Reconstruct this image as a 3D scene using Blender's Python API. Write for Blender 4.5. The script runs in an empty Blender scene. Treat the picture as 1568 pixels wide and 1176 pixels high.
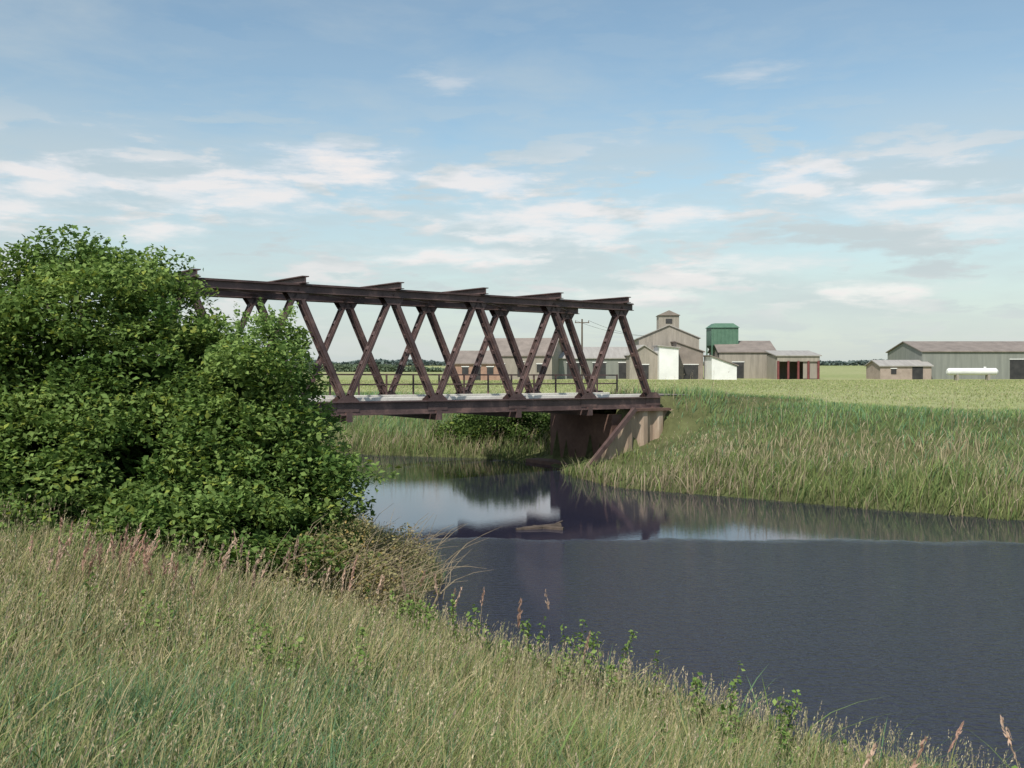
import bpy, math
import numpy as np
from mathutils import Vector, Matrix
rng=np.random.default_rng(7)
scene=bpy.context.scene
H_EYE=3.87
# ------------------------------------------------------------ helpers
def link(o,parent=None):
    scene.collection.objects.link(o)
    if parent is not None: o.parent=parent
    return o
def empty(name,loc=(0,0,0)):
    e=bpy.data.objects.new(name,None); e.empty_display_size=0.5; link(e); return e
def new_mat(name):
    m=bpy.data.materials.new(name); m.use_nodes=True
    nt=m.node_tree; nt.nodes.clear()
    return m,nt,nt.nodes,nt.links
def surf_mat(name,c1,c2,scale=3.0,rough=0.8,bump=0.3,stretch=(1,1,1),c3=None,metal=0.0,bscale=None,obj=True):
    m,nt,N,L=new_mat(name)
    out=N.new('ShaderNodeOutputMaterial'); p=N.new('ShaderNodeBsdfPrincipled')
    tc=N.new('ShaderNodeTexCoord'); mp=N.new('ShaderNodeMapping'); mp.inputs['Scale'].default_value=stretch
    L.new(tc.outputs['Object'],mp.inputs['Vector'])
    n=N.new('ShaderNodeTexNoise'); n.inputs['Scale'].default_value=scale; n.inputs['Detail'].default_value=8; n.inputs['Roughness'].default_value=0.65
    L.new(mp.outputs[0],n.inputs['Vector'])
    r=N.new('ShaderNodeValToRGB'); r.color_ramp.elements[0].position=0.35; r.color_ramp.elements[1].position=0.68
    r.color_ramp.elements[0].color=(*c1,1); r.color_ramp.elements[1].color=(*c2,1)
    if c3 is not None:
        e=r.color_ramp.elements.new(0.56); e.color=(*c3,1)
    L.new(n.outputs['Fac'],r.inputs['Fac']); L.new(r.outputs[0],p.inputs['Base Color'])
    p.inputs['Roughness'].default_value=rough; p.inputs['Metallic'].default_value=metal
    n2=N.new('ShaderNodeTexNoise'); n2.inputs['Scale'].default_value=bscale or scale*6; n2.inputs['Detail'].default_value=6
    L.new(mp.outputs[0],n2.inputs['Vector'])
    b=N.new('ShaderNodeBump'); b.inputs['Strength'].default_value=bump; b.inputs['Distance'].default_value=0.03
    L.new(n2.outputs['Fac'],b.inputs['Height']); L.new(b.outputs[0],p.inputs['Normal'])
    L.new(p.outputs[0],out.inputs['Surface'])
    return m
def foliage_mat(name,trans=0.3,rough=0.55):
    m,nt,N,L=new_mat(name)
    out=N.new('ShaderNodeOutputMaterial'); p=N.new('ShaderNodeBsdfDiffuse'); t=N.new('ShaderNodeBsdfTranslucent'); mx=N.new('ShaderNodeMixShader')
    a=N.new('ShaderNodeAttribute'); a.attribute_name='Col'
    L.new(a.outputs['Color'],p.inputs['Color'])
    hs=N.new('ShaderNodeHueSaturation'); hs.inputs['Saturation'].default_value=1.1; hs.inputs['Value'].default_value=1.3
    L.new(a.outputs['Color'],hs.inputs['Color']); L.new(hs.outputs[0],t.inputs['Color'])
    mx.inputs[0].default_value=trans
    L.new(p.outputs[0],mx.inputs[1]); L.new(t.outputs[0],mx.inputs[2]); L.new(mx.outputs[0],out.inputs['Surface'])
    return m
def raw_mesh(name,V,F,nper,cols=None,mat=None,parent=None,smooth=False):
    me=bpy.data.meshes.new(name)
    V=np.asarray(V,dtype=np.float32); F=np.asarray(F,dtype=np.int32); nper=np.asarray(nper,dtype=np.int32)
    me.vertices.add(len(V)); me.vertices.foreach_set('co',V.ravel())
    me.loops.add(len(F)); me.loops.foreach_set('vertex_index',F)
    me.polygons.add(len(nper)); st=np.concatenate([[0],np.cumsum(nper)[:-1]]).astype(np.int32)
    me.polygons.foreach_set('loop_start',st); me.polygons.foreach_set('loop_total',nper)
    if smooth: me.polygons.foreach_set('use_smooth',np.ones(len(nper),dtype=bool))
    me.update(calc_edges=True)
    if cols is not None:
        ca=me.color_attributes.new('Col','FLOAT_COLOR','POINT')
        c4=np.ones((len(V),4),dtype=np.float32); c4[:,:3]=cols
        ca.data.foreach_set('color',c4.ravel())
    if mat: me.materials.append(mat)
    o=bpy.data.objects.new(name,me); link(o,parent); return o
def snoise(x,y,seed=0,scale=1.0,octs=3):
    r=np.random.default_rng(seed); s=0*x; amp=1.0; tot=0
    for o in range(octs):
        for k in range(4):
            a=r.uniform(0,2*math.pi); f=scale*(2**o)*r.uniform(0.7,1.4); ph=r.uniform(0,6.28)
            s=s+amp*np.sin((x*math.cos(a)+y*math.sin(a))*f+ph+1.3*np.sin((x*math.sin(a)-y*math.cos(a))*f*0.6+ph*2)); tot+=amp*0.7
        amp*=0.55
    return s/tot*1.2
def sm(t):
    t=np.clip(t,0,1); return t*t*(3-2*t)
# ------------------------------------------------------------ blades / leaves
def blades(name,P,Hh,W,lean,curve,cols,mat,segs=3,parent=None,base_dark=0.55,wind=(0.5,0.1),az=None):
    n=len(P); la=rng.uniform(0,2*math.pi,n) if az is None else az
    ld=np.stack([np.cos(la)+wind[0],np.sin(la)+wind[1],np.zeros(n)],1); ld/=np.linalg.norm(ld,axis=1)[:,None]+1e-6
    wa=rng.uniform(0,math.pi,n); wd=np.stack([np.cos(wa),np.sin(wa)*0.6,np.zeros(n)],1)
    nv=2*segs+1; V=np.zeros((n,nv,3)); C=np.zeros((n,nv,3))
    for k in range(segs+1):
        t=k/segs
        off=(lean*t+curve*t*t)*Hh
        c=P+ld*off[:,None]; c[:,2]+=Hh*t*(1-0.35*np.clip(curve,0,1.5)*t)
        w=W*(1-t**1.8)*0.5*(0.7+0.6*math.sin(min(1,t*1.4+0.2)*math.pi/2))
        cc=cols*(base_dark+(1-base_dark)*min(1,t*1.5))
        if k<segs:
            V[:,2*k]=c-wd*w[:,None]; V[:,2*k+1]=c+wd*w[:,None]; C[:,2*k]=cc; C[:,2*k+1]=cc
        else: V[:,2*k]=c; C[:,2*k]=cc
    base=(np.arange(n)*nv)[:,None]
    fl=[]
    for k in range(segs-1): fl+= [2*k,2*k+1,2*k+3,2*k+2]
    fl+=[2*segs-2,2*segs-1,2*segs]
    F=(base+np.array(fl)[None,:]).ravel()
    per=np.tile(np.array([4]*(segs-1)+[3]),n)
    return raw_mesh(name,V.reshape(-1,3),F,per,C.reshape(-1,3),mat,parent)
def leaf_arrays(P,S,cols,up=0.35,aspect=0.55):
    n=len(P)
    d=rng.normal(size=(n,3)); d[:,2]*=0.6; d/=np.linalg.norm(d,axis=1)[:,None]
    nn=rng.normal(size=(n,3)); nn[:,2]+=up*3; nn-= (nn*d).sum(1)[:,None]*d; nn/=np.linalg.norm(nn,axis=1)[:,None]+1e-6
    b=np.cross(d,nn)
    V=np.zeros((n,4,3)); S=S[:,None]
    V[:,0]=P-d*S*0.5; V[:,1]=P+b*S*aspect*0.5+nn*S*0.12; V[:,2]=P+d*S*0.5; V[:,3]=P-b*S*aspect*0.5+nn*S*0.12
    return V.reshape(-1,3),np.repeat(cols,4,axis=0)
def leaves(name,P,S,cols,mat,parent=None,up=0.35,aspect=0.55):
    V,C=leaf_arrays(P,S,cols,up,aspect); n=len(P)
    base=(np.arange(n)*4)[:,None]
    F=(base+np.array([0,1,2,0,2,3])[None,:]).ravel()
    return raw_mesh(name,V,F,np.full(2*n,3),C,mat,parent)
def bush_points(ells,nclump,per,crad,cA,cB,size,inner=0.15,core=0,core_size=0.25):
    E=np.array(ells); wts=E[:,3]*E[:,5]; wts=wts/wts.sum()
    PP=[];CC=[];SS=[]
    k=0;tries=0
    while k<nclump and tries<nclump*10:
        tries+=1
        i=rng.choice(len(E),p=wts); e=E[i]
        d=rng.normal(size=3); d/=np.linalg.norm(d)
        rr=rng.uniform(0.8,1.1) if rng.random()>inner else rng.uniform(0.5,0.8)
        c=e[:3]+d*e[3:]*rr
        ins=False
        for j,f in enumerate(E):
            if j!=i and (((c-f[:3])/f[3:])**2).sum()<0.55: ins=True
        if ins: continue
        k+=1
        cr=crad*rng.uniform(0.45,1.45); n=int(per*(cr/crad)**2)
        q=rng.normal(size=(n,3)); q/=np.linalg.norm(q,axis=1)[:,None]; q*=(rng.uniform(0.15,1,n)**0.5)[:,None]*cr
        q[:,2]*=0.55
        q[:,:2]*=1+0.3*rng.normal(size=2)
        q[:,2]-=0.22*np.clip((q[:,0]*d[0]+q[:,1]*d[1]),-1,1)*rng.uniform(0,1)
        p=c+q
        tone=rng.uniform(0,1)
        col=cA*(1-tone)+cB*tone
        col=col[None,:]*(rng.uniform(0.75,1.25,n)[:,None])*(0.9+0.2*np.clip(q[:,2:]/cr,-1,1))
        yel=rng.random(n)<0.10
        col[yel]*=np.array([1.4,1.15,0.9])
        PP.append(p);CC.append(col);SS.append(size*rng.uniform(0.6,1.35,n))
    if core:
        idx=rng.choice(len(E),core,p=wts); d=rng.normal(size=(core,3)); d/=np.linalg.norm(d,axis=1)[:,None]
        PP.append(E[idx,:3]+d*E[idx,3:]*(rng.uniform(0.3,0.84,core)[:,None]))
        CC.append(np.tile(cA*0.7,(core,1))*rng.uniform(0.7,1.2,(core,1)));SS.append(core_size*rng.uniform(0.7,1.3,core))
    return np.concatenate(PP),np.concatenate(SS),np.concatenate(CC)
# ------------------------------------------------------------ mesh builder
class MB:
    def __init__(s): s.v=[];s.f=[];s.m=[]
    def poly(s,pts,faces,mat=0):
        b=len(s.v); s.v+= [tuple(p) for p in pts]
        for f in faces: s.f.append([b+i for i in f]); s.m.append(mat)
    def hexa(s,p,mat=0):
        s.poly(p,[(0,3,2,1),(4,5,6,7),(0,1,5,4),(1,2,6,5),(2,3,7,6),(3,0,4,7)],mat)
    def box(s,c,d,fr=None,mat=0):
        x,y,z=[k/2 for k in d]; P=[(-x,-y,-z),(x,-y,-z),(x,y,-z),(-x,y,-z),(-x,-y,z),(x,-y,z),(x,y,z),(-x,y,z)]
        P=[Vector(c)+Vector(p) for p in P]
        if fr: P=[fr(p) for p in P]
        s.hexa(P,mat)
    def beam(s,a,b,w,h,side,mat=0):
        a=Vector(a);b=Vector(b);d=(b-a).normalized();sd=Vector(side); sd=(sd-d*sd.dot(d)).normalized(); u=d.cross(sd)
        P=[]
        for q in (a,b):
            P+=[q-sd*w/2-u*h/2,q+sd*w/2-u*h/2,q+sd*w/2+u*h/2,q-sd*w/2+u*h/2]
        s.hexa(P,mat)
    def tube(s,a,b,r1,r2,n=8,mat=0):
        a=Vector(a);b=Vector(b);d=(b-a).normalized();sd=d.orthogonal().normalized();u=d.cross(sd)
        P=[]
        for q,r in((a,r1),(b,r2)):
            for k in range(n):
                an=2*math.pi*k/n; P.append(q+sd*r*math.cos(an)+u*r*math.sin(an))
        F=[(k,(k+1)%n,n+(k+1)%n,n+k) for k in range(n)]+[tuple(range(n-1,-1,-1)),tuple(range(n,2*n))]
        s.poly(P,F,mat)
    def build(s,name,mats,parent=None,bevel=0):
        me=bpy.data.meshes.new(name); me.from_pydata(s.v,[],s.f); me.update()
        for m in mats: me.materials.append(m)
        me.polygons.foreach_set('material_index',s.m)
        o=bpy.data.objects.new(name,me); link(o,parent)
        if bevel:
            md=o.modifiers.new('bev','BEVEL'); md.width=bevel; md.segments=1; md.limit_method='ANGLE'
        return o
# ------------------------------------------------------------ river + terrain
LB=np.array([(60,-30),(30,-9),(14,2.0),(8,5.6),(5.4,7.9),(3.4,9.6),(1.6,11.6),(-0.4,13.4),(-1.3,14.8),(-1.6,16.4),(-1.2,17.4),(-1.5,18.9),(-2.4,20.8),(-3.4,23),(-5,27),(-8,32),(-14,37.5),(-30,47),(-60,61),(-120,85),(-260,140)],float)
RB=np.array([(75,-15),(40,10),(22,19.5),(12.5,24.6),(9.2,26.8),(6.8,28.6),(5.0,29.8),(3.4,31.0),(2.4,33.4),(1.9,36.0),(1.3,38.8),(-1,40.6),(-6,42.3),(-14,47),(-30,58),(-60,72),(-120,98),(-260,156)],float)
def pdist(x,y,L):
    d=np.full(x.shape,1e9)
    for a,b in zip(L[:-1],L[1:]):
        ab=b-a; t=((x-a[0])*ab[0]+(y-a[1])*ab[1])/(ab@ab); t=np.clip(t,0,1)
        d=np.minimum(d,np.hypot(x-a[0]-t*ab[0],y-a[1]-t*ab[1]))
    return d
POLY=np.concatenate([LB,RB[::-1]])
def inside(x,y):
    r=np.zeros(x.shape,bool)
    P=POLY;n=len(P);j=n-1
    for i in range(n):
        xi,yi=P[i];xj,yj=P[j]
        c=((yi>y)!=(yj>y))&(x<(xj-xi)*(y-yi)/((yj-yi) if yj!=yi else 1e-9)+xi)
        r^=c;j=i
    return r
A2=np.array([-0.808,-0.589]); N2=np.array([-0.589,0.808]); O2=np.array([3.96,37.0]); BW=3.15; PAN=3.2
S_END=20.8
def st(x,y):
    dx=x-O2[0];dy=y-O2[1]
    return dx*A2[0]+dy*A2[1], dx*N2[0]+dy*N2[1]
def terrain(x,y):
    x=np.asarray(x,float);y=np.asarray(y,float)
    dl=pdist(x,y,LB);dr=pdist(x,y,RB);ins=inside(x,y)
    left=dl<dr
    nb=0.10*snoise(x,y,3,0.5)
    lin=0.245*dl
    zl=0.05+2.0*(1-np.exp(-(lin/1.98)**1.5*1.2))-0.4*sm((dl-18)/20)+nb*np.clip(dl/2,0,1)
    zr=0.05+2.1*sm((dr+0.6)/9.0)-0.65*sm((dr-10)/16)+nb*np.clip(dr/2,0,1)*np.exp(-dr/60)
    z=np.where(left,zl,zr)
    s,t=st(x,y); tc=np.abs(t-BW/2)
    top=2.6-1.15*sm((-s-3)/22)
    side=np.clip((tc-2.4)/1.7,0,10)
    e1=np.where(tc<1.7,np.where(s<0.1,top,-5),np.where(s<-1.7,top-side-0.8*sm((s+3.4)/1.7),-5))
    top2=2.6-0.6*sm((s-S_END-6)/20)
    e2=np.where(s>S_END-1.4,top2-side,-5)
    z=np.maximum(z,np.maximum(e1,e2))
    z=np.where(ins,-np.clip(np.minimum(dl,dr)*0.6,0,1.2)+0.03,z)
    return z
def axis(lo,hi,step,far):
    core=np.arange(lo,hi,step); g=np.geomspace(step,far,55)
    return np.concatenate([(lo-g)[::-1],core,hi+g])
xs=axis(-32,40,0.4,5000); ys=axis(-4,66,0.4,6000)
X,Y=np.meshgrid(xs,ys); Z=terrain(X,Y)
nx,ny=len(xs),len(ys)
V=np.stack([X.ravel(),Y.ravel(),Z.ravel()],1)
i=np.arange(nx-1);j=np.arange(ny-1);I,J=np.meshgrid(i,j);b=(J*nx+I).ravel()
F=np.stack([b,b+1,b+nx+1,b+nx],1).ravel()
dr=pdist(X,Y,RB);dl=pdist(X,Y,LB);lf=(dl<dr)
fieldness=np.where(lf,0,sm((dr-10)/4)).ravel()[:,None]
nz=(0.5+0.5*snoise(X,Y,5,0.12)).ravel()[:,None]; nz=np.clip(nz,0,1)
bank=np.array([0.085,0.11,0.04])*(1-nz)+np.array([0.15,0.14,0.07])*nz
field=np.array([0.26,0.30,0.12])*(1-nz)+np.array([0.37,0.37,0.19])*nz
gc=bank*(1-fieldness)+field*fieldness
m_ground,nt,N,L=new_mat('ground_soil_grass')
out=N.new('ShaderNodeOutputMaterial');p=N.new('ShaderNodeBsdfPrincipled');a=N.new('ShaderNodeAttribute');a.attribute_name='Col'
n=N.new('ShaderNodeTexNoise');n.inputs['Scale'].default_value=1.2;n.inputs['Detail'].default_value=10;n.inputs['Roughness'].default_value=0.7
tc=N.new('ShaderNodeTexCoord');L.new(tc.outputs['Object'],n.inputs['Vector'])
mr=N.new('ShaderNodeMapRange');mr.inputs['From Min'].default_value=0.3;mr.inputs['From Max'].default_value=0.7;mr.inputs['To Min'].default_value=0.65;mr.inputs['To Max'].default_value=1.3
L.new(n.outputs['Fac'],mr.inputs['Value'])
vm=N.new('ShaderNodeVectorMath');vm.operation='SCALE';L.new(a.outputs['Color'],vm.inputs[0]);L.new(mr.outputs[0],vm.inputs['Scale'])
L.new(vm.outputs[0],p.inputs['Base Color']);p.inputs['Roughness'].default_value=0.95;p.inputs['Specular IOR Level'].default_value=0.1
bp=N.new('ShaderNodeBump');bp.inputs['Distance'].default_value=0.15;L.new(n.outputs['Fac'],bp.inputs['Height']);L.new(bp.outputs[0],p.inputs['Normal'])
L.new(p.outputs[0],out.inputs['Surface'])
raw_mesh('ground',V,F,np.full(len(b),4),gc,m_ground,smooth=True)
# ------------------------------------------------------------ water
m_water,nt,N,L=new_mat('river_water')
out=N.new('ShaderNodeOutputMaterial');p=N.new('ShaderNodeBsdfPrincipled')
p.inputs['Base Color'].default_value=(0.026,0.026,0.044,1);p.inputs['Roughness'].default_value=0.015;p.inputs['IOR'].default_value=1.42
g=N.new('ShaderNodeNewGeometry');sx=N.new('ShaderNodeSeparateXYZ');L.new(g.outputs['Position'],sx.inputs[0])
def math_n(op,a,b=None,c=None):
    q=N.new('ShaderNodeMath');q.operation=op
    for k,v in enumerate((a,b,c)):
        if v is None: continue
        if isinstance(v,(int,float)): q.inputs[k].default_value=v
        else: L.new(v,q.inputs[k])
    return q.outputs[0]
nl=N.new('ShaderNodeTexNoise');nl.inputs['Scale'].default_value=0.45;nl.inputs['Detail'].default_value=6;nl.inputs['Roughness'].default_value=0.6;L.new(g.outputs['Position'],nl.inputs['Vector'])
v=math_n('ADD',sx.outputs[1],math_n('MULTIPLY',sx.outputs[0],0.03))
v=math_n('ADD',v,math_n('MULTIPLY',math_n('SUBTRACT',nl.outputs['Fac'],0.5),2.2))
mk=N.new('ShaderNodeMapRange');mk.interpolation_type='SMOOTHSTEP';mk.inputs['From Min'].default_value=22.0;mk.inputs['From Max'].default_value=21.3
mk.inputs['To Min'].default_value=0.016;mk.inputs['To Max'].default_value=1.0;L.new(v,mk.inputs['Value'])
mpw=N.new('ShaderNodeMapping');mpw.inputs['Scale'].default_value=(1.0,1.7,1);L.new(g.outputs['Position'],mpw.inputs[0])
nw=N.new('ShaderNodeTexNoise');nw.inputs['Scale'].default_value=7.0;nw.inputs['Detail'].default_value=4;nw.inputs['Roughness'].default_value=0.55;L.new(mpw.outputs[0],nw.inputs['Vector'])
bw=N.new('ShaderNodeBump');bw.inputs['Distance'].default_value=0.06;L.new(mk.outputs[0],bw.inputs['Strength']);L.new(nw.outputs['Fac'],bw.inputs['Height'])
L.new(bw.outputs[0],p.inputs['Normal']);L.new(p.outputs[0],out.inputs['Surface'])
mb=MB();mb.poly([(-300,-60,0),(120,-60,0),(120,200,0),(-300,200,0)],[(0,1,2,3)]);mb.build('river_water',[m_water])
# ------------------------------------------------------------ bridge
def B(s,t,z):
    q=O2+A2*s+N2*t; return Vector((q[0],q[1],z+0.0085*s))
AX=Vector((A2[0],A2[1],0));NX=Vector((N2[0],N2[1],0));UP=Vector((0,0,1))
m_steel=surf_mat('painted_rusty_steel',(0.070,0.042,0.040),(0.22,0.135,0.115),1.6,0.55,0.25,c3=(0.118,0.075,0.069))
m_conc=surf_mat('pale_concrete',(0.66,0.63,0.56),(0.82,0.79,0.72),1.5,0.9,0.3)
m_road=surf_mat('bridge_road',(0.13,0.11,0.095),(0.19,0.165,0.14),2,0.95,0.2)
bridge=empty('truss_bridge')
ZT=6.12;ZTB=5.85;ZB=2.62;ZBB=2.20
for ti,(t,nm) in enumerate(((0,'near_truss'),(BW,'far_truss'))):
    mb=MB()
    s0,s1=-0.55,6*PAN+0.55
    for o in (-0.13,0.13):
        mb.beam(B(s0,t+o,(ZT+ZTB)/2),B(s1,t+o,(ZT+ZTB)/2),0.05,ZT-ZTB-0.03,NX)
        for zz in (ZTB+0.01,ZT-0.045): mb.beam(B(s0,t+o*1.35,zz),B(s1,t+o*1.35,zz),0.12,0.025,NX)
    mb.beam(B(s0,t,ZT-0.012),B(s1,t,ZT-0.012),0.42,0.022,NX)
    for o in (-0.15,0.15):
        mb.beam(B(-1.95,t+o,(ZB+ZBB)/2),B(S_END+0.35,t+o,(ZB+ZBB)/2),0.05,ZB-ZBB-0.03,NX)
        for zz in (ZBB+0.01,ZB-0.02): mb.beam(B(-1.95,t+o*1.3,zz),B(S_END+0.35,t+o*1.3,zz),0.15,0.03,NX)
    def diag(sa,sb):
        a0=B(sa,t,ZB-0.15);b0=B(sb,t,ZTB+0.12)
        tens=sa>sb
        wd=0.145 if tens else 0.20
        for o in (-0.10,0.10):
            a=a0+NX*o;b=b0+NX*o
            mb.beam(a,b,0.03,wd,NX)
            mb.beam(a+(b-a).normalized()*0.05+NX*(0.04 if o>0 else -0.04),b+NX*(0.04 if o>0 else -0.04),0.05,wd*0.5,NX)
        L_=(b0-a0).length;d=(b0-a0).normalized()
        k=0.45
        while k<L_-0.3:
            q=a0+d*k; mb.beam(q-d*0.06,q+d*0.06,0.165,wd-0.02,NX); k+=0.5
    for i in range(7):
        diag(i*PAN-1.6,i*PAN); diag(i*PAN+1.6,i*PAN)
    for i in range(7):
        for o in (-0.165,0.165):
            c=i*PAN
            mb.poly([B(c-0.38,t+o,ZT-0.06),B(c+0.38,t+o,ZT-0.06),B(c+0.38,t+o,ZTB+0.02),B(c+0.22,t+o,ZTB-0.22),B(c-0.22,t+o,ZTB-0.22),B(c-0.38,t+o,ZTB+0.02)],[(0,1,2,3,4,5)])
    for i in range(8):
        for o in (-0.19,0.19):
            c=i*PAN-1.6
            mb.poly([B(c-0.38,t+o,ZBB+0.1),B(c+0.38,t+o,ZBB+0.1),B(c+0.36,t+o,ZB+0.03),B(c+0.18,t+o,ZB+0.18),B(c-0.18,t+o,ZB+0.18),B(c-0.36,t+o,ZB+0.03)],[(0,1,2,3,4,5)])
    mb.build(nm,[m_steel],bridge)
mb=MB()
for i in range(7):
    c=i*PAN-0.12
    mb.beam(B(c,-0.42,ZT+0.10),B(c,BW+0.42,ZT+0.10),0.03,0.17,AX)
    mb.beam(B(c,-0.42,ZT+0.20),B(c,BW+0.42,ZT+0.20),0.22,0.03,AX)
    mb.beam(B(c,-0.42,ZT+0.012),B(c,BW+0.42,ZT+0.012),0.22,0.024,AX)
    if i<6:
        mb.beam(B(c+0.2,0.15,ZT-0.1),B(c+PAN,BW-0.15,ZT-0.1),0.09,0.03,AX)
        mb.beam(B(c+0.2,BW-0.15,ZT-0.15),B(c+PAN,0.15,ZT-0.15),0.09,0.03,AX)
for i in range(8):
    c=i*PAN-1.6
    mb.beam(B(c,-0.28,ZBB-0.06),B(c,BW+0.28,ZBB-0.06),0.2,0.30,AX)
for o in (0.6,1.2,1.95,2.55):
    mb.beam(B(-1.9,o,ZBB+0.12),B(S_END+0.3,o,ZBB+0.12),0.12,0.2,NX)
mb.build('cross_bracing',[m_steel],bridge)
mb=MB()
mb.beam(B(-2.0,BW/2,ZB-0.14),B(S_END+0.4,BW/2,ZB-0.14),BW-0.5,0.2,NX,1)
for t in (0.34,BW-0.34): mb.beam(B(-2.0,t,ZB+0.03),B(S_END+0.4,t,ZB+0.03),0.16,0.14,NX,0)
mb.build('deck_and_kerbs',[m_conc,m_road],bridge,0.01)
mb=MB()
for t in (BW-0.30,):
    for z in (3.42,3.08): mb.beam(B(-2.5,t,z),B(S_END+1,t,z),0.04,0.05,NX)
    k=-2.5
    while k<S_END+1:
        mb.beam(B(k,t,ZB+0.1),B(k,t,3.45),0.05,0.05,NX); k+=1.07
mb.build('handrail',[m_steel],bridge)
m_abut=surf_mat('stained_brick_abutment',(0.11,0.060,0.048),(0.20,0.12,0.09),1.4,0.9,0.5)
m_pile=surf_mat('rusty_sheet_pile',(0.27,0.19,0.14),(0.52,0.42,0.33),1.1,0.85,0.5,stretch=(2.5,2.5,0.35),c3=(0.40,0.30,0.22))
mb=MB()
P=[B(0.35,-0.02,-1),B(-4,-0.02,-1),B(-4,BW+0.2,-1),B(0.35,BW+0.2,-1)]
mb.hexa(P+[q+UP*(ZBB-0.22+1) for q in P],0)
P=[B(1.5,0.4,-1),B(0.3,0.4,-1),B(0.3,BW+0.6,-1),B(1.5,BW+0.6,-1)]
mb.hexa(P+[q+UP*1.12 for q in P],0)
s=1.95;k=0;W0=0.2
def topz(s):
    return 2.12 if s<-0.3 else 2.12-(s+0.3)/2.25*2.0
while s>-2.8:
    s2=s-W0; off=-0.32 if (k//2)%2==0 else -0.46
    if k%2==0: ta,tb=off,off
    else: ta=off; tb=-0.46 if off==-0.32 else -0.32
    a=B(s,ta,-1);b_=B(s2,tb,-1);mb.poly([a,b_,Vector((b_.x,b_.y,topz(s2))),Vector((a.x,a.y,topz(s)))],[(0,1,2,3)],1)
    s=s2;k+=1
mb.beam(B(-0.35,-0.39,2.16),B(-2.2,-0.39,2.16),0.3,0.1,NX,0)
mb.beam(B(-0.3,-0.56,2.2),B(2.05,-0.56,0.08),0.15,0.16,NX,2)
P=[B(0.3,BW+0.25,-1),B(-3,BW+1.6,-1),B(-3,BW+1.9,-1),B(0.3,BW+0.55,-1)]
mb.hexa([*P,*[q+UP*3 for q in P]],0)
P=[B(S_END-0.9,-0.3,-1),B(S_END+3,-0.3,-1),B(S_END+3,BW+0.3,-1),B(S_END-0.9,BW+0.3,-1)]
P=[P[1],P[0],P[3],P[2]]
mb.hexa(P+[q+UP*(ZBB-0.22+1) for q in P],0)
mb.build('abutments',[m_abut,m_pile,m_steel],bridge)
mb=MB()
for (a,b2) in ((-2.1,-6),(S_END+0.4,S_END+30)):
    n=16
    for k in range(n):
        q0=a+(b2-a)*k/n;q1=a+(b2-a)*(k+1)/n
        pts=[]
        for (q,t) in ((q0,0.5),(q1,0.5),(q1,BW-0.3),(q0,BW-0.3)):
            w=B(q,t,0); zz=float(terrain(np.array([w.x]),np.array([w.y]))[0]); pts.append(Vector((w.x,w.y,zz+0.03)))
        mb.poly(pts,[(0,1,2,3)])
mb.build('road',[m_road])
# ------------------------------------------------------------ buildings
m_tan=surf_mat('weathered_tan_cladding',(0.25,0.225,0.19),(0.37,0.33,0.28),0.6,0.9,0.2,stretch=(3,3,0.4))
m_pink=surf_mat('pinkish_brick',(0.30,0.24,0.20),(0.42,0.34,0.29),1.0,0.9,0.2)
m_grey=surf_mat('grey_green_cladding',(0.19,0.20,0.18),(0.26,0.27,0.24),0.5,0.9,0.2,stretch=(4,4,0.3))
m_white=surf_mat('white_render',(0.68,0.68,0.66),(0.82,0.82,0.80),0.5,0.8,0.1)
m_brick=surf_mat('orange_brick',(0.30,0.18,0.135),(0.42,0.27,0.20),1.2,0.9,0.2)
m_roofb=surf_mat('brown_roof',(0.19,0.16,0.14),(0.28,0.235,0.205),0.7,0.85,0.2)
m_roofg=surf_mat('asbestos_roof',(0.30,0.28,0.26),(0.40,0.38,0.35),0.5,0.9,0.2,stretch=(4,0.5,1))
m_dark=surf_mat('dark_opening',(0.02,0.02,0.022),(0.05,0.048,0.048),1,0.7,0.1)
m_red=surf_mat('maroon_paint',(0.14,0.035,0.035),(0.21,0.06,0.055),2,0.7,0.1)
m_green=surf_mat('green_painted_steel',(0.07,0.15,0.10),(0.11,0.21,0.14),1,0.6,0.1)
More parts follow.
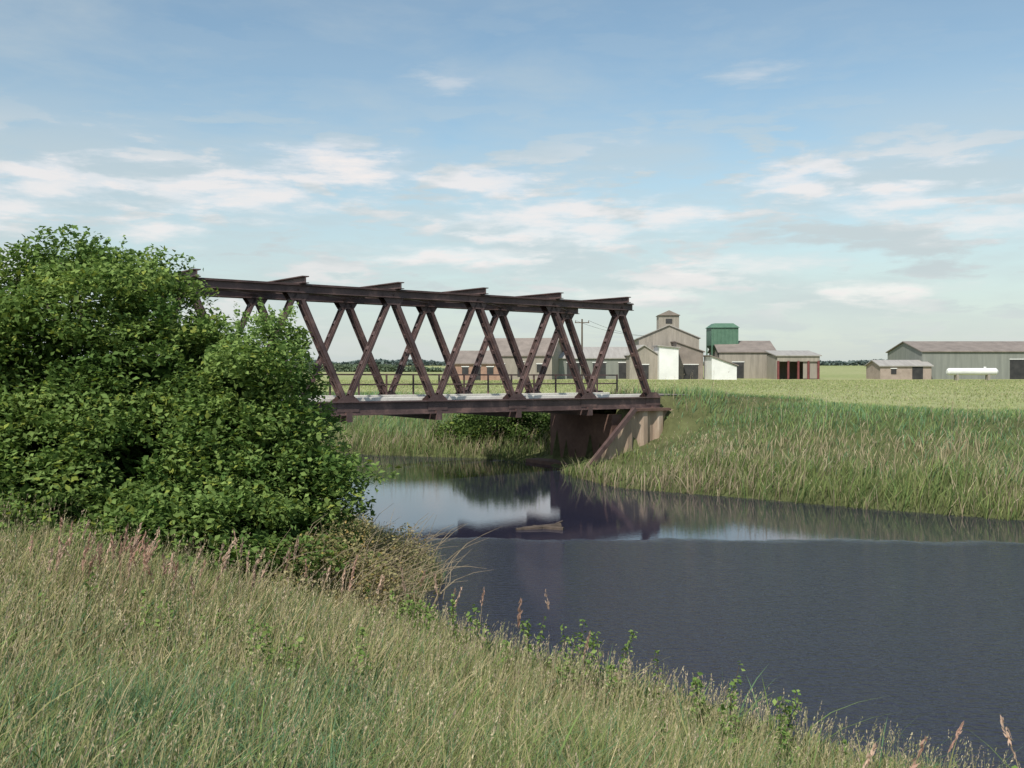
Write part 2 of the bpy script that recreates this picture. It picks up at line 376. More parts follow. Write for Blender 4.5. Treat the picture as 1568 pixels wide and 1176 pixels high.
def house(name,x0,x1,y,depth,z0,eave,ridge,axis='x',wall=m_tan,roof=m_roofb,rot=0,openings=(),over=0.25):
    e=empty(name); cx=(x0+x1)/2; w=x1-x0; cy=y+depth/2
    R=Matrix.Rotation(math.radians(rot),3,'Z')
    fr=lambda p: R@Vector((p[0]-cx,p[1]-cy,0))+Vector((cx,cy,p[2]))
    mb=MB()
    a,b_,c,d=x0,x1,y,y+depth
    if axis=='x':
        pr=[(c,z0),(d,z0),(d,eave),((c+d)/2,ridge),(c,eave)]
        pts=[fr((a,q[0],q[1])) for q in pr]+[fr((b_,q[0],q[1])) for q in pr]
    elif axis=='y':
        pr=[(a,z0),(b_,z0),(b_,eave),((a+b_)/2,ridge),(a,eave)]
        pts=[fr((q[0],c,q[1])) for q in pr]+[fr((q[0],d,q[1])) for q in pr]
    else:
        pr=[(a,z0),(b_,z0),(b_,eave),(a+0.01,ridge),(a,ridge)]
        pts=[fr((q[0],c,q[1])) for q in pr]+[fr((q[0],d,q[1])) for q in pr]
    mb.poly(pts,[(0,1,2,3,4),(9,8,7,6,5),(0,1,6,5),(1,2,7,6),(4,0,5,9)] )
    mb.build('walls',[wall],e)
    mb=MB();T=0.14
    def slab(p,q,ax):
        lo,hi=p,q
        if ax=='x':
            A=[(a-over,lo[0],lo[1]),(b_+over,lo[0],lo[1]),(b_+over,hi[0],hi[1]),(a-over,hi[0],hi[1])]
        else:
            A=[(lo[0],c-over,lo[1]),(hi[0],c-over,hi[1]),(hi[0],d+over,hi[1]),(lo[0],d+over,lo[1])]
        mb.hexa([fr(k) for k in A]+[fr((k[0],k[1],k[2]+T)) for k in A])
    if axis=='x':
        sl=(ridge-eave)/(depth/2); m=(c+d)/2
        slab((c-over,eave-over*sl+0.01),(m,ridge+0.01),'x'); slab((m+0.003,ridge+0.01),(d+over,eave-over*sl+0.01),'x')
    elif axis=='y':
        sl=(ridge-eave)/(w/2); m=(a+b_)/2
        slab((a-over,eave-over*sl+0.01),(m,ridge+0.01),'y'); slab((m+0.003,ridge+0.01),(b_+over,eave-over*sl+0.01),'y')
    else:
        slab((a-over,ridge+0.02),(b_+over,eave+0.01),'y')
    mb.build('roof',[roof],e)
    if openings:
        mb=MB()
        for (u,zc,ww,hh) in openings:
            mb.box((x0+u,y-0.03,zc),(ww,0.05,hh),fr,0)
            mb.box((x0+u,y-0.05,zc+hh/2+0.06),(ww+0.2,0.09,0.12),fr,1)
        mb.build('doors_and_windows',[m_dark,m_white],e)
    return e,fr
G=1.45
e,fr=house('grain_store',20.6,30.0,157,16,G,7.9,9.9,'y',m_tan,m_roofg,-4,[(1.8,3.2,2.6,3.4),(7.6,3.0,1.6,3.0)])
mb=MB();mb.box((25.3,159.5,10.3),(3.2,4.5,2.4),fr,0)
mb.poly([fr(q) for q in [(23.5,157,11.5),(27.1,157,11.5),(25.3,157,12.3),(23.5,162,11.5),(27.1,162,11.5),(25.3,162,12.3)]],[(0,1,2),(5,4,3),(0,2,5,3),(1,4,5,2),(0,3,4,1)],1)
mb.box((25.3,157.2,10.6),(1.0,0.1,0.7),fr,2)
mb.build('ventilator_tower',[m_tan,m_roofb,m_dark],e)
house('stone_outhouse',17.6,22.0,151,8,G,5.2,6.6,'y',m_tan,m_roofg,3,[(2.2,2.6,1.4,2.2)])
house('white_annex',22.1,25.0,149.5,6,G,6.2,6.5,'lean',m_white,m_roofg,0)
house('dark_lean_to',25.2,29.3,152.5,6,G,5.6,7.2,'lean',m_roofb,m_roofb,0,[(2.2,2.6,2.2,2.2)])
house('white_shed',29.6,33.3,147.5,6,G,3.5,5.0,'lean',m_white,m_roofb,0)
house('brick_barn',33.4,42.3,159,11,G,5.7,7.5,'x',m_tan,m_roofb,-3,[(3,2.8,1.8,2.6)])
gs=empty('green_grain_silo');mb=MB()
mb.box((34.8,165,8.3),(4.4,4.4,2.9))
mb.poly([(32.6,162.8,6.85),(37.0,162.8,6.85),(37.0,167.2,6.85),(32.6,167.2,6.85),(34.4,164.6,4.2),(35.2,164.6,4.2),(35.2,165.4,4.2),(34.4,165.4,4.2)],[(0,1,5,4),(1,2,6,5),(2,3,7,6),(3,0,4,7)])
mb.poly([(32.4,162.6,9.76),(37.2,162.6,9.76),(37.2,167.4,9.76),(32.4,167.4,9.76),(33.3,163.5,10.5),(36.3,163.5,10.5),(36.3,166.5,10.5),(33.3,166.5,10.5)],[(0,1,5,4),(1,2,6,5),(2,3,7,6),(3,0,4,7),(4,5,6,7),(3,2,1,0)])
for q in range(7): mb.box((32.9+q*0.63,162.77,8.3),(0.08,0.06,2.8))
mb.build('hopper',[m_green],gs)
mb=MB()
for (u,v_) in((32.7,162.9),(36.9,162.9),(36.9,167.1),(32.7,167.1)): mb.beam((u,v_,G),(u,v_,6.85),0.2,0.2,(1,0,0))
mb.build('legs',[m_green],gs)
os_=empty('open_fronted_shed');mb=MB()
x0,x1,y0,y1=40.2,46.6,151,157
mb.box(((x0+x1)/2,y1,3.4),(x1-x0,0.2,4.0),None,0)
mb.box((x1,(y0+y1)/2,3.3),(0.2,y1-y0-0.25,3.8),None,0);mb.box((x0,(y0+y1)/2,3.3),(0.2,y1-y0-0.25,3.8),None,0)
mb.hexa([Vector(q) for q in [(x0-.3,y0-.3,5.0),(x1+.3,y0-.3,5.0),(x1+.3,y1+.3,5.8),(x0-.3,y1+.3,5.8),(x0-.3,y0-.3,5.15),(x1+.3,y0-.3,5.15),(x1+.3,y1+.3,5.95),(x0-.3,y1+.3,5.95)]],1)
mb.box(((x0+x1)/2,y0-0.02,4.6),(x1-x0,0.15,0.8),None,0)
for q in range(5): mb.box((x0+0.15+q*(x1-x0-0.3)/4,y0-0.05,2.85),(0.28,0.28,2.9),None,2)
mb.box((x1-1.3,y0+0.2,2.9),(2.2,0.1,2.6),None,0)
mb.build('shed_body',[m_tan,m_roofg,m_red],os_)
house('low_shed',55.5,63.2,150,6,G,3.5,4.3,'x',m_pink,m_roofg,0,[(5.6,2.5,1.6,1.9),(2.0,2.7,0.8,0.8)])
house('long_barn',62.6,84.0,152,14,G,5.7,7.3,'x',m_grey,m_roofb,0,[(15,3.0,3.2,3.0)])
house('brick_house',-8.2,-1.8,140,7,G,3.9,5.6,'x',m_brick,m_roofb,2,[(1.5,2.9,0.9,1.0),(3.2,2.5,0.9,2.0),(5.0,2.9,0.9,1.0)])
house('farmhouse',-2.6,7.2,150,9,G,5.1,7.7,'x',m_tan,m_roofb,-14,[(2,3.2,1,1.2),(5,3.0,1,2.2),(8,3.2,1,1.2)])
house('cattle_shed',7.0,20.2,154,10,G,4.7,6.4,'x',m_grey,m_roofg,0,[(2.5,2.8,2,2.4),(6.5,2.8,2,2.4),(10.5,2.8,2,2.4)])
ft=empty('fuel_tank');mb=MB()
mb.tube((61.4,140,2.75),(68.0,140,2.75),0.5,0.5,20,0)
mb.tube((61.15,140,2.75),(61.4,140,2.75),0.3,0.5,20,0);mb.tube((68.0,140,2.75),(68.25,140,2.75),0.5,0.3,20,0)
mb.tube((66.5,140,3.2),(66.5,140,3.45),0.18,0.18,10,0)
for q in (62.5,66.9): mb.box((q,140,1.9),(0.3,0.9,0.9),None,1)
mb.build('tank',[m_white,m_tan],ft)
m_wood=surf_mat('pole_wood',(0.09,0.07,0.055),(0.16,0.13,0.10),2,0.9,0.2)
ue=empty('utility_pole');mb=MB()
px,py,h=9.7,138,8.6
mb.tube((px,py,G-0.3),(px,py,G+h),0.15,0.11,8);mb.beam((px-1.0,py,G+h-0.5),(px+1.0,py,G+h-0.5),0.12,0.12,(0,1,0))
for q in (-0.9,0,0.9): mb.tube((px+q,py,G+h-0.44),(px+q,py,G+h-0.2),0.06,0.05,6)
mb.build('pole',[m_wood],ue)
mb=MB()
for q in (-0.9,0.9):
    a=Vector((px+q,py,G+h-0.2));b_=Vector((21.5+q*0.4,156.5,8.2));pr=a
    for k in range(1,13):
        t=k/12; c=a.lerp(b_,t)-UP*(4*0.5*t*(1-t)); mb.tube(pr,c,0.02,0.02,4); pr=c
mb.build('overhead_wires',[m_dark],ue)
# ------------------------------------------------------------ vegetation
m_grass=foliage_mat('grass_blade',0.3,0.6); m_leaf=foliage_mat('leaf',0.3,0.5)
m_bark=surf_mat('bark',(0.06,0.045,0.035),(0.12,0.09,0.07),6,0.9,0.6)
def cpick(n,cols,w):
    idx=rng.choice(len(cols),n,p=np.array(w)/sum(w)); return np.array(cols)[idx]*rng.uniform(0.75,1.25,(n,1))
def scatter(n,x0,x1,y0,y1,cond):
    x=rng.uniform(x0,x1,n);y=rng.uniform(y0,y1,n)
    dl=pdist(x,y,LB);dr=pdist(x,y,RB);ins=inside(x,y);s,t=st(x,y)
    onroad=(np.abs(t-BW/2)<1.4)&(((s<0.6)&(s>-5))|(s>S_END-1.2))
    k=cond(x,y,dl,dr,ins,s,t)&(~onroad)
    x,y,dl,dr=x[k],y[k],dl[k],dr[k]
    return np.stack([x,y,terrain(x,y)-0.02],1),dl,dr
K=1.7
GREEN=[tuple(np.array(c)*K) for c in [(0.098,0.135,0.048),(0.14,0.17,0.062),(0.08,0.135,0.07),(0.205,0.19,0.09),(0.30,0.25,0.15)]]
fg=empty('grass_near_bank')
def nearcond(lo,hi):
    def f(x,y,dl,dr,ins,s,t):
        r=np.hypot(x,y); ang=np.abs(x)<0.68*y+1.2
        return (~ins)&(dl<dr)&(r>lo)&(r<hi)&ang
    return f
P1,dl1,_=scatter(230000,-9,9,0.5,9.5,nearcond(2.5,9.0))
patch=snoise(P1[:,0],P1[:,1],11,0.9); keep=rng.random(len(P1))<np.clip(0.75+0.35*patch,0.35,1); P1=P1[keep];patch=patch[keep];dl1=dl1[keep]
n=len(P1); print('near grass',n)
col=cpick(n,GREEN,[3,3,2,2.5,3]); bl=(P1[:,0]<-1.0)&(rng.random(n)<np.clip(0.25+0.4*patch,0,0.6)); col[bl]=np.array([0.135,0.24,0.13])*rng.uniform(0.8,1.3,(bl.sum(),1))
Hh=rng.uniform(0.2,0.56,n)*(1+0.3*patch)*np.clip(0.6+dl1/4,0.6,1)
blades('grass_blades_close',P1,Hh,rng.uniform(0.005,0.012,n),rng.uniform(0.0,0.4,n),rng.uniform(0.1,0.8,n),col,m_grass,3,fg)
# broad arching leaves among the fine grass
P1,dl1,_=scatter(7000,-9,9,1.5,11,nearcond(3.0,11))
n=len(P1);pt=snoise(P1[:,0],P1[:,1],51,0.8);k=rng.random(n)<np.clip(0.4+0.6*pt,0.05,1);P1=P1[k];n=len(P1)
blades('broad_grass_leaves',P1,rng.uniform(0.35,0.8,n),rng.uniform(0.012,0.022,n),rng.uniform(0.05,0.5,n),rng.uniform(0.4,1.3,n),cpick(n,[(0.19,0.27,0.09),(0.15,0.25,0.12),(0.30,0.30,0.13)],[3,2,1]),m_grass,4,fg,0.6)
P1,dl1,_=scatter(240000,-19,4,8.5,28,nearcond(8.8,30))
n=len(P1);print('mid grass',n);patch=snoise(P1[:,0],P1[:,1],12,0.8)
col=cpick(n,GREEN,[2,3,2,3,4])
Hh=rng.uniform(0.25,0.62,n)*(1+0.35*patch)*np.clip(0.5+dl1/6,0.5,1)
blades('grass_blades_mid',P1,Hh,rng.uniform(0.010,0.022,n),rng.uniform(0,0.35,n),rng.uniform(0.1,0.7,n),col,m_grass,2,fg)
def stems(name,P,Hh,W,colS,colH,headL,headW,parent,per=14):
    n=len(P); ln=rng.uniform(0.05,0.26,n); az=rng.uniform(0,6.28,n)
    blades(name+'_stalks',P,Hh,W,ln,ln*0.6,colS,m_grass,3,parent,0.7,(0.9,0.1),az)
    ld=np.stack([np.cos(az)+0.9,np.sin(az)+0.1,np.zeros(n)],1);ld/=np.linalg.norm(ld,axis=1)[:,None]
    top=P+ld*((ln+ln*0.6)*Hh)[:,None];top[:,2]+=Hh*(1-0.35*ln*0.6)
    hd=ld*(ln*2.2)[:,None]+np.array([0,0,1.0]);hd/=np.linalg.norm(hd,axis=1)[:,None]
    tt=rng.uniform(-1,0.15,(n,per))
    prof=np.sin(np.clip((tt+1.02)/1.17,0.03,1)*math.pi)**0.7*0.5+0.12
    q=top[:,None,:]+hd[:,None,:]*(tt*headL[:,None])[:,:,None]
    q=q+rng.normal(size=q.shape)*0.45*(prof*headW[:,None])[:,:,None]
    V=q.reshape(-1,3);m=len(V)
    d=np.repeat(hd,per,axis=0)+rng.normal(size=(m,3))*0.35;d/=np.linalg.norm(d,axis=1)[:,None]
    b_=np.cross(d,rng.normal(size=(m,3)));b_/=np.linalg.norm(b_,axis=1)[:,None]
    S=np.repeat(headL,per)[:,None]*0.22
    Q=np.zeros((m,4,3));Q[:,0]=V-d*S*.6;Q[:,1]=V+b_*S*.16;Q[:,2]=V+d*S*.6;Q[:,3]=V-b_*S*.16
    C=np.repeat(np.repeat(colH,per,axis=0)*rng.uniform(0.7,1.25,(m,1)),4,axis=0)
    F=((np.arange(m)*4)[:,None]+np.array([0,1,2,3])).ravel()
    raw_mesh(name+'_heads',Q.reshape(-1,3),F,np.full(m,4),C,m_grass,parent)
P1,dl1,_=scatter(13000,-9,9,1,10,nearcond(2.8,10))
n=len(P1); stems('grass_seed',P1,rng.uniform(0.4,0.8,n)*np.clip(0.6+dl1/5,0.6,1),np.full(n,0.004),cpick(n,[(0.46,0.40,0.24),(0.32,0.33,0.16)],[2,1]),cpick(n,[(0.54,0.46,0.31),(0.48,0.38,0.29),(0.42,0.40,0.22)],[2,1,2]),rng.uniform(0.06,0.12,n),rng.uniform(0.008,0.016,n),fg,8)
P1,dl1,_=scatter(22000,-17,3,9,24,nearcond(9.5,26))
n=len(P1); stems('grass_seed_far',P1,rng.uniform(0.45,0.85,n)*np.clip(0.55+dl1/6,0.55,1),np.full(n,0.007),cpick(n,[(0.46,0.40,0.24),(0.32,0.33,0.16)],[2,1]),cpick(n,[(0.54,0.45,0.31),(0.48,0.37,0.28),(0.42,0.40,0.22)],[2,1,2]),rng.uniform(0.1,0.16,n),rng.uniform(0.012,0.025,n),fg,6)
rp=empty('reeds_near_bank')
cl=[]
for (cx,cy,sg,m) in ((-5.0,11.6,0.55,40),(-4.2,11.6,0.4,18),(-3.2,11.6,0.5,7),(-6.6,11.2,0.6,16),(2.6,6.6,0.3,3),(3.7,7.8,0.4,4),(-0.6,12.2,0.5,4),(-2.2,12.5,0.8,12),(0.6,11.0,0.6,3)):
    cl.append(rng.normal(size=(m,2))*sg*np.array([1,0.6])+np.array([cx,cy]))
cl=np.concatenate(cl);P1=np.stack([cl[:,0],cl[:,1],terrain(cl[:,0],cl[:,1])],1);n=len(P1)
stems('reed',P1,rng.uniform(0.75,1.15,n),np.full(n,0.011),cpick(n,[(0.42,0.33,0.21)],[1]),cpick(n,[(0.46,0.30,0.23),(0.52,0.38,0.29)],[1,1]),rng.uniform(0.18,0.28,n),rng.uniform(0.022,0.036,n),rp,34)
rb=empty('reeds_far_bank')
def rc(lo,hi):
    def f(x,y,dl,dr,ins,s,t):
        out=(~ins)|(dr<0.35)
        inb=(s>-2.4)&(s<2.4)&(t>-3.2)&(t<BW+0.6)
        thin=inb&(t<-0.6)&(rng.random(len(x))<0.4)
        return out&(dr<=dl)&(dr>=lo)&(dr<hi)&(np.abs(x)<0.60*y+4)&((~inb)|thin)
    return f
def hfac(P):
    s,t=st(P[:,0],P[:,1]); near=(s>-2.2)&(s<3)&(t>-5)&(t<BW+1)
    return np.where(near,0.42,1.0)
P1,_,dr1=scatter(230000,-30,32,17,62,rc(0,2.6))
P1[:,2]=np.maximum(P1[:,2],-0.05)
n=len(P1);print('reeds',n);pt=snoise(P1[:,0],P1[:,1],21,0.45)
dry=(rng.random(n)<np.clip(0.26+0.6*pt,0.05,0.85))
col=cpick(n,[tuple(np.array(c)*1.85) for c in [(0.085,0.125,0.045),(0.125,0.155,0.055),(0.16,0.17,0.075)]],[2,3,2]); col[dry]=cpick(int(dry.sum()),[(0.50,0.42,0.29),(0.42,0.34,0.23)],[1,1])
Hh=rng.uniform(0.4,1.05,n)*(0.85+0.4*snoise(P1[:,0],P1[:,1],22,1.3))*hfac(P1)
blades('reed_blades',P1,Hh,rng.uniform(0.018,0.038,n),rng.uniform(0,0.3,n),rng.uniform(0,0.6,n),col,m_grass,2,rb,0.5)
P1,_,dr1=scatter(300000,-30,38,17,70,rc(2.2,13))
n=len(P1);print('bank',n);pt=snoise(P1[:,0],P1[:,1],23,0.35);pt2=snoise(P1[:,0],P1[:,1],24,0.9)
dry=(rng.random(n)<np.clip(0.10+0.3*pt+0.6*np.exp(-((dr1-3.8)/1.3)**2)*(P1[:,0]>3)*(P1[:,0]<14),0.03,0.75))
col=cpick(n,[tuple(np.array(c)*1.9) for c in [(0.10,0.15,0.062),(0.14,0.18,0.068),(0.09,0.155,0.085)]],[3,3,2])*(1+0.28*pt2)[:,None]; col[dry]=cpick(int(dry.sum()),[(0.50,0.43,0.29),(0.44,0.38,0.23)],[1,1])
Hh=rng.uniform(0.2,0.6,n)*(1+0.6*pt2)*np.clip(1.2-dr1/13,0.4,1)*hfac(P1)
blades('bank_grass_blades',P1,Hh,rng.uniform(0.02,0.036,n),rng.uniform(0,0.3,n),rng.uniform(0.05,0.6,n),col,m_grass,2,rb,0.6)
P1,_,dr1=scatter(6500,-25,30,18,60,rc(0.2,7))
n=len(P1);stems('reed_plumes',P1,rng.uniform(0.7,1.2,n)*hfac(P1),np.full(n,0.014),cpick(n,[(0.44,0.36,0.24)],[1]),cpick(n,[(0.52,0.42,0.32),(0.46,0.38,0.29)],[1,1]),rng.uniform(0.15,0.25,n),rng.uniform(0.03,0.05,n),rb,6)
def fc(x,y,dl,dr,ins,s,t): return (~ins)&(dr<dl)&(dr>11)&(np.abs(x)<0.60*y+5)
P1,_,dr1=scatter(120000,-60,95,26,142,fc)
n=len(P1);print('field',n);pt=snoise(P1[:,0],P1[:,1],41,0.08)
col=cpick(n,[(0.29,0.34,0.14),(0.36,0.38,0.18),(0.45,0.42,0.25)],[3,3,1.5])*(1+0.14*pt)[:,None]
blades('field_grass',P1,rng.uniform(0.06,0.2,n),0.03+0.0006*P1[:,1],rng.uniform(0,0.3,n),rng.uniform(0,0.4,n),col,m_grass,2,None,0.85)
# --- hawthorn bush
hb=empty('hawthorn_bush')
ell=[(-7.8,18.5,3.2,2.3,2.3,2.65),(-10.9,19,2.9,2.6,2.2,2.45),(-13.5,19,2.6,2.2,2.2,2.4),(-6.4,18.2,2.6,1.6,1.8,2.2),(-4.35,17.6,2.5,1.0,1.4,1.95),(-5.2,17.6,2.0,1.3,1.5,1.7),(-4.1,17.0,1.5,1.3,1.4,1.4),(-7,16.9,1.7,3.0,1.6,1.7),(-10,17.2,1.9,2.8,1.6,1.8),(-4.9,15.4,0.95,1.7,1.2,1.05),(-3.6,15.6,0.8,0.9,1.0,0.85),(-7.2,15.5,1.3,1.6,1.1,1.0)]
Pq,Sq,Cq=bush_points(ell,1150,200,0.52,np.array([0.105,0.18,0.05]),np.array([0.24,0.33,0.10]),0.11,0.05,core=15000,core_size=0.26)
gz=terrain(Pq[:,0],Pq[:,1]);k=Pq[:,2]>gz;Pq,Sq,Cq=Pq[k],Sq[k],Cq[k]
print('bush leaves',len(Pq))
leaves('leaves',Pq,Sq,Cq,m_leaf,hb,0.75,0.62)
sh=[]
for q in range(190):
    e=ell[rng.choice([0,0,1,1,3,4,4,5])]; an=rng.uniform(0,6.28);r=rng.uniform(0,0.85)
    bx=e[0]+e[3]*r*math.cos(an);by=e[1]+e[4]*r*math.sin(an);bz=e[2]+e[5]*math.sqrt(1-r*r)*0.97
    hh=rng.uniform(0.25,0.65);dd=np.array([rng.normal()*0.35,rng.normal()*0.25,1]);
    for w in range(34):
        f=rng.random();sh.append(np.array([bx,by,bz])+dd*hh*f+rng.normal(size=3)*0.07*(1.2-f))
sh=np.array(sh);leaves('shoots',sh,rng.uniform(0.06,0.10,len(sh)),cpick(len(sh),[(0.23,0.33,0.11)],[1]),m_leaf,hb)
mb=MB()
for (bx,by) in ((-7.6,18.4),(-10.5,18.9),(-5.0,17.8)):
    z0=float(terrain(np.array([bx]),np.array([by]))[0])-0.1
    for w in range(6):
        p0=Vector((bx+rng.normal()*0.15,by+rng.normal()*0.15,z0)); r=rng.uniform(0.06,0.11)
        d=Vector((rng.normal()*0.35,rng.normal()*0.3,1)).normalized()
        for sgm in range(5):
            p1=p0+d*rng.uniform(0.4,0.6);mb.tube(p0,p1,r,r*0.75,7)
            if sgm>0:
                dd=(d+Vector((rng.normal()*0.7,rng.normal()*0.7,0.1))).normalized();mb.tube(p0,p0+dd*0.7,r*0.5,r*0.2,5);mb.tube(p0+dd*0.7,p0+dd*1.0+UP*0.15,r*0.2,0.006,4)
            p0=p1;r*=0.75;d=(d+Vector((rng.normal()*0.25,rng.normal()*0.25,0.05))).normalized()
mb.build('trunk_and_limbs',[m_bark],hb)
ws=empty('willow_scrub')
ell=[(-2.7,16.0,0.6,0.9,0.9,0.7),(-2.2,17.6,0.4,0.8,0.9,0.5),(-2.9,14.6,0.7,0.9,0.8,0.55),(-2.0,15.0,0.45,0.6,0.6,0.4)]
Pq,Sq,Cq=bush_points(ell,140,70,0.32,np.array([0.24,0.24,0.10]),np.array([0.42,0.36,0.19]),0.06,0.3)
leaves('leaves',Pq,Sq,Cq,m_leaf,ws)
mb=MB()
for w in range(150):
    e=ell[rng.integers(4)];x=e[0]+rng.normal()*0.45;y=e[1]+rng.normal()*0.4;z=float(terrain(np.array([x]),np.array([y]))[0])
    p0=Vector((x,y,z));d=Vector((rng.normal()*0.4+0.2,rng.normal()*0.3,1)).normalized()
    for sgm in range(4):
        p1=p0+d*rng.uniform(0.2,0.42);mb.tube(p0,p1,0.012-0.0025*sgm,0.0095-0.0025*sgm,4);p0=p1;d=(d+Vector((0.25+rng.normal()*0.25,rng.normal()*0.25,-0.15))).normalized()
m_twig=surf_mat('dry_twig',(0.22,0.17,0.11),(0.36,0.29,0.19),6,0.9,0.4)
mb.build('twigs',[m_twig],ws)
wb=empty('willow_bush')
ell=[(-0.6,43.0,1.0,1.6,1.2,1.25),(0.9,42.6,1.0,1.0,1.0,1.2),(-2.2,43.6,0.8,1.0,1.0,0.9)]
Pq,Sq,Cq=bush_points(ell,170,90,0.42,np.array([0.08,0.13,0.04]),np.array([0.15,0.22,0.065]),0.14,core=1200)
leaves('leaves',Pq,Sq,Cq,m_leaf,wb)
mb=MB()
for w in range(8):
    p0=Vector((rng.uniform(-1.5,0.8),42.9,0));mb.tube(p0,p0+Vector((rng.normal()*0.4,rng.normal()*0.3,1.5)),0.04,0.015,5)
mb.build('stems',[m_bark],wb)
lw=empty('nettle_weeds');PP=[];SS=[];mb=MB()
cent=[(-0.9,12.6,0.4,14),(0.2,11.8,0.5,14),(1.0,10.8,0.4,8),(2.0,9.4,0.4,9),(3.05,6.2,0.22,16),(2.75,5.7,0.2,8),(1.9,8.4,0.5,10),(-3.9,10.4,0.6,10),(-1.5,13.8,0.3,8),(-1.8,9.0,0.5,8)]
for (cx,cy,sg,m) in cent:
    for w in range(m):
        x=cx+rng.normal()*sg;y=cy+rng.normal()*sg*0.6
        z=float(terrain(np.array([x]),np.array([y]))[0]);h=rng.uniform(0.4,0.8);d=np.array([rng.normal()*0.2,rng.normal()*0.15,1])
        mb.tube((x,y,z),tuple(np.array([x,y,z])+d*h),0.006,0.003,4)
        k=int(h*60)
        tt=rng.uniform(0.25,1.03,k);r=0.11*(1.15-tt*0.75)
        an=rng.uniform(0,6.28,k)
        q=np.array([x,y,z])+d*(tt*h)[:,None]+np.stack([np.cos(an)*r*rng.uniform(.2,1,k),np.sin(an)*r*rng.uniform(.2,1,k),rng.normal(size=k)*0.01],1)
        PP.append(q);SS.append(rng.uniform(0.035,0.075,k))
PP=np.concatenate(PP);SS=np.concatenate(SS);leaves('leaves',PP,SS,cpick(len(PP),[(0.16,0.25,0.07),(0.24,0.32,0.10)],[1,1]),m_leaf,lw,0.6,0.65)
mb.build('stems',[m_bark],lw)
dw=empty('floating_driftwood');mb=MB()
mb.tube((0.25,23.2,0.0),(1.15,23.5,0.02),0.06,0.08,8);mb.tube((0.5,23.4,0.02),(1.2,23.1,0.01),0.05,0.06,7);mb.tube((0.9,23.4,0.03),(1.2,23.55,0.14),0.035,0.02,6)
mb.tube((0.1,23.1,0.0),(0.7,23.3,0.01),0.05,0.07,7)
mb.build('logs',[m_bark],dw)
n=26000;x=rng.uniform(-1400,1400,n);y=1150+80*snoise(x,x*0,31,0.004)
hgt=np.clip(4.0+4.5*snoise(x,x*0,32,0.02)+2*snoise(x,x*0,33,0.12),0.8,12)
z=1.5+hgt*rng.uniform(0,1,n)**0.8
leaves('distant_treeline',np.stack([x,y+rng.normal(size=n)*5,z],1),rng.uniform(2.5,5.5,n),cpick(n,[(0.17,0.21,0.20),(0.14,0.18,0.17)],[1,1]),m_leaf,None,0.3,0.9)
n=9000;x=rng.uniform(-160,-9,n);y=290+10*snoise(x,x*0,35,0.03)
hgt=np.clip(2.6+2.4*snoise(x,x*0,34,0.06),0.8,6.5);z=1.4+hgt*rng.random(n)
leaves('distant_hedge',np.stack([x,y+rng.normal(size=n)*1.5,z],1),rng.uniform(0.5,1.2,n),cpick(n,[(0.16,0.20,0.13),(0.13,0.17,0.11)],[1,1]),m_leaf,None,0.3,0.9)
# ------------------------------------------------------------ sky + sun
SUN_EL=50;SUN_AZ=205
w=bpy.data.worlds.new('World');scene.world=w;w.use_nodes=True;nt=w.node_tree;N=nt.nodes;L=nt.links;N.clear()
out=N.new('ShaderNodeOutputWorld');bg=N.new('ShaderNodeBackground');bg.inputs['Strength'].default_value=0.135
sky=N.new('ShaderNodeTexSky');sky.sky_type='NISHITA';sky.sun_disc=False;sky.sun_elevation=math.radians(SUN_EL);sky.sun_rotation=math.radians(SUN_AZ)
sky.air_density=1.0;sky.dust_density=0.6;sky.ozone_density=1.5
tc=N.new('ShaderNodeTexCoord');sp=N.new('ShaderNodeSeparateXYZ');L.new(tc.outputs['Generated'],sp.inputs[0])
X_,Y_,Z_=sp.outputs
zz=math_n('ADD',math_n('MAXIMUM',Z_,0.0),0.05)
cb=N.new('ShaderNodeCombineXYZ');L.new(math_n('DIVIDE',X_,zz),cb.inputs[0]);L.new(math_n('DIVIDE',Y_,zz),cb.inputs[1])
def noise(vec,scale,detail=6,rough=0.6,dist=0.0):
    q=N.new('ShaderNodeTexNoise');q.inputs['Scale'].default_value=scale;q.inputs['Detail'].default_value=detail;q.inputs['Roughness'].default_value=rough;q.inputs['Distortion'].default_value=dist
    L.new(vec,q.inputs['Vector']);return q.outputs['Fac']
def mrange(v,a,b,c,d):
    q=N.new('ShaderNodeMapRange');q.interpolation_type='SMOOTHSTEP'
    for k,vv in zip(('From Min','From Max','To Min','To Max'),(a,b,c,d)): q.inputs[k].default_value=vv
    L.new(v,q.inputs['Value']);return q.outputs[0]
az=math_n('ARCTAN2',X_,Y_);el=math_n('ARCSINE',Z_)
big=noise(cb.outputs[0],0.22,3,0.5,0.2); fine=noise(cb.outputs[0],1.6,8,0.6,0.2)
thin=mrange(math_n('ADD',math_n('ADD',math_n('MULTIPLY',big,0.6),math_n('MULTIPLY',fine,0.4)),math_n('MULTIPLY',az,-0.14)),0.42,0.66,0.0,0.60)
cb2=N.new('ShaderNodeCombineXYZ');L.new(az,cb2.inputs[0]);L.new(math_n('MULTIPLY',el,4.2),cb2.inputs[1])
pn=noise(cb2.outputs[0],9,8,0.58,0.15);pn2=noise(cb2.outputs[0],19,7,0.6,0.1);pn3=noise(cb2.outputs[0],3.2,5,0.55)
band=math_n('MULTIPLY',mrange(el,0.02,0.08,0.6,1.0),mrange(el,0.17,0.28,1.0,0.15))
layer=math_n('MULTIPLY',mrange(pn,0.44,0.60,0.0,0.85),band)
layer2=math_n('MULTIPLY',mrange(pn3,0.36,0.60,0.0,0.65),band)
tot=math_n('MAXIMUM',thin,layer);tot=math_n('MAXIMUM',tot,layer2)
wob=math_n('MULTIPLY',math_n('SUBTRACT',pn2,0.5),2.8)
brt=None
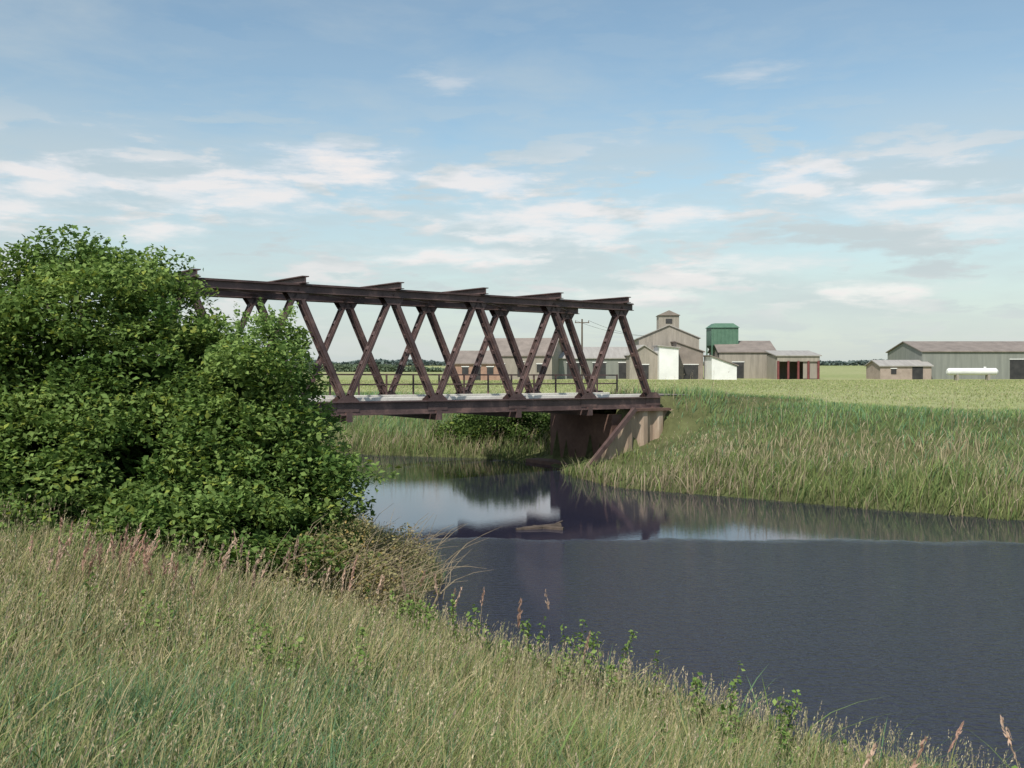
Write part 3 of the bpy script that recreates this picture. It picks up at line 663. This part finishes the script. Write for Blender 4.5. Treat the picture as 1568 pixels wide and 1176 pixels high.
for (a0,e0,ww,hh,st_) in ((-9.5,10.9,3.8,1.3,1.0),(-1.5,10.2,2.8,1.0,.85),(-24.5,9.3,3.0,1.0,.85),(-19.3,7.1,2.6,0.8,.8),(15.6,10.3,2.8,0.9,.85),(9.0,8.3,3.2,0.9,.85),(20.7,8.6,3.2,0.9,.8),(1.7,8.4,5.0,1.2,.85),(-3.5,15.7,2.8,0.8,.5),(13.3,15.8,2.6,0.7,.5),(4.7,7.6,3.0,0.9,.8),(-27.5,8.0,3.6,1.0,.8),(25,7.3,4.4,0.9,.7),(-15,9.2,6.5,1.2,.8),(14,5.5,5,0.6,.6),(-3,6.2,6,0.6,.6),(20,4.0,5,0.5,.5),(6,3.8,5,0.45,.5)):
    u=math_n('DIVIDE',math_n('SUBTRACT',az,math.radians(a0)),math.radians(ww));v_=math_n('DIVIDE',math_n('SUBTRACT',el,math.radians(e0)),math.radians(hh))
    dd=math_n('SQRT',math_n('ADD',math_n('MULTIPLY',u,u),math_n('MULTIPLY',v_,v_)))
    mk_=mrange(math_n('ADD',dd,wob),1.6,-0.2,0.0,st_)
    brt=mk_ if brt is None else math_n('MAXIMUM',brt,mk_)
tot=math_n('MAXIMUM',tot,brt)
haze=mrange(el,0.0,0.24,0.72,0.0)
tot2=math_n('SUBTRACT',1.0,math_n('MULTIPLY',math_n('SUBTRACT',1.0,tot),math_n('SUBTRACT',1.0,haze)))
mx=N.new('ShaderNodeMix');mx.data_type='RGBA';L.new(tot2,mx.inputs['Factor'])
tint=N.new('ShaderNodeMix');tint.data_type='RGBA';tint.blend_type='MULTIPLY';tint.inputs['Factor'].default_value=1.0;L.new(sky.outputs[0],tint.inputs['A']);tint.inputs['B'].default_value=(1.08,1.12,1.0,1)
L.new(tint.outputs['Result'],mx.inputs['A'])
cc=N.new('ShaderNodeMix');cc.data_type='RGBA';cc.inputs['A'].default_value=(4.2,4.7,4.85,1);cc.inputs['B'].default_value=(6.6,6.3,6.2,1);L.new(mrange(math_n('ADD',brt,math_n('MULTIPLY',math_n('MULTIPLY',layer,layer2),1.1)),0.0,0.85,0.0,1.0),cc.inputs['Factor'])
L.new(cc.outputs['Result'],mx.inputs['B'])
L.new(mx.outputs['Result'],bg.inputs['Color']);L.new(bg.outputs[0],out.inputs['Surface'])
sd=bpy.data.lights.new('sun','SUN');sd.energy=4.3;sd.angle=math.radians(1.0);sd.color=(1,0.95,0.87)
so=bpy.data.objects.new('sun',sd);link(so)
a=math.radians(SUN_AZ);e_=math.radians(SUN_EL);dv=Vector((math.sin(a)*math.cos(e_),math.cos(a)*math.cos(e_),math.sin(e_)))
so.rotation_euler=dv.to_track_quat('Z','Y').to_euler();so.location=dv*50
# ------------------------------------------------------------ camera
cd=bpy.data.cameras.new('camera');cd.lens=35;cd.sensor_width=36;cd.clip_end=20000;cd.clip_start=0.05
co=bpy.data.objects.new('camera',cd);link(co);co.location=(0,0,H_EYE);co.rotation_euler=(math.radians(90-1.17),0,0)
scene.camera=co
scene.view_settings.view_transform='Standard';scene.view_settings.look='None';scene.view_settings.exposure=0
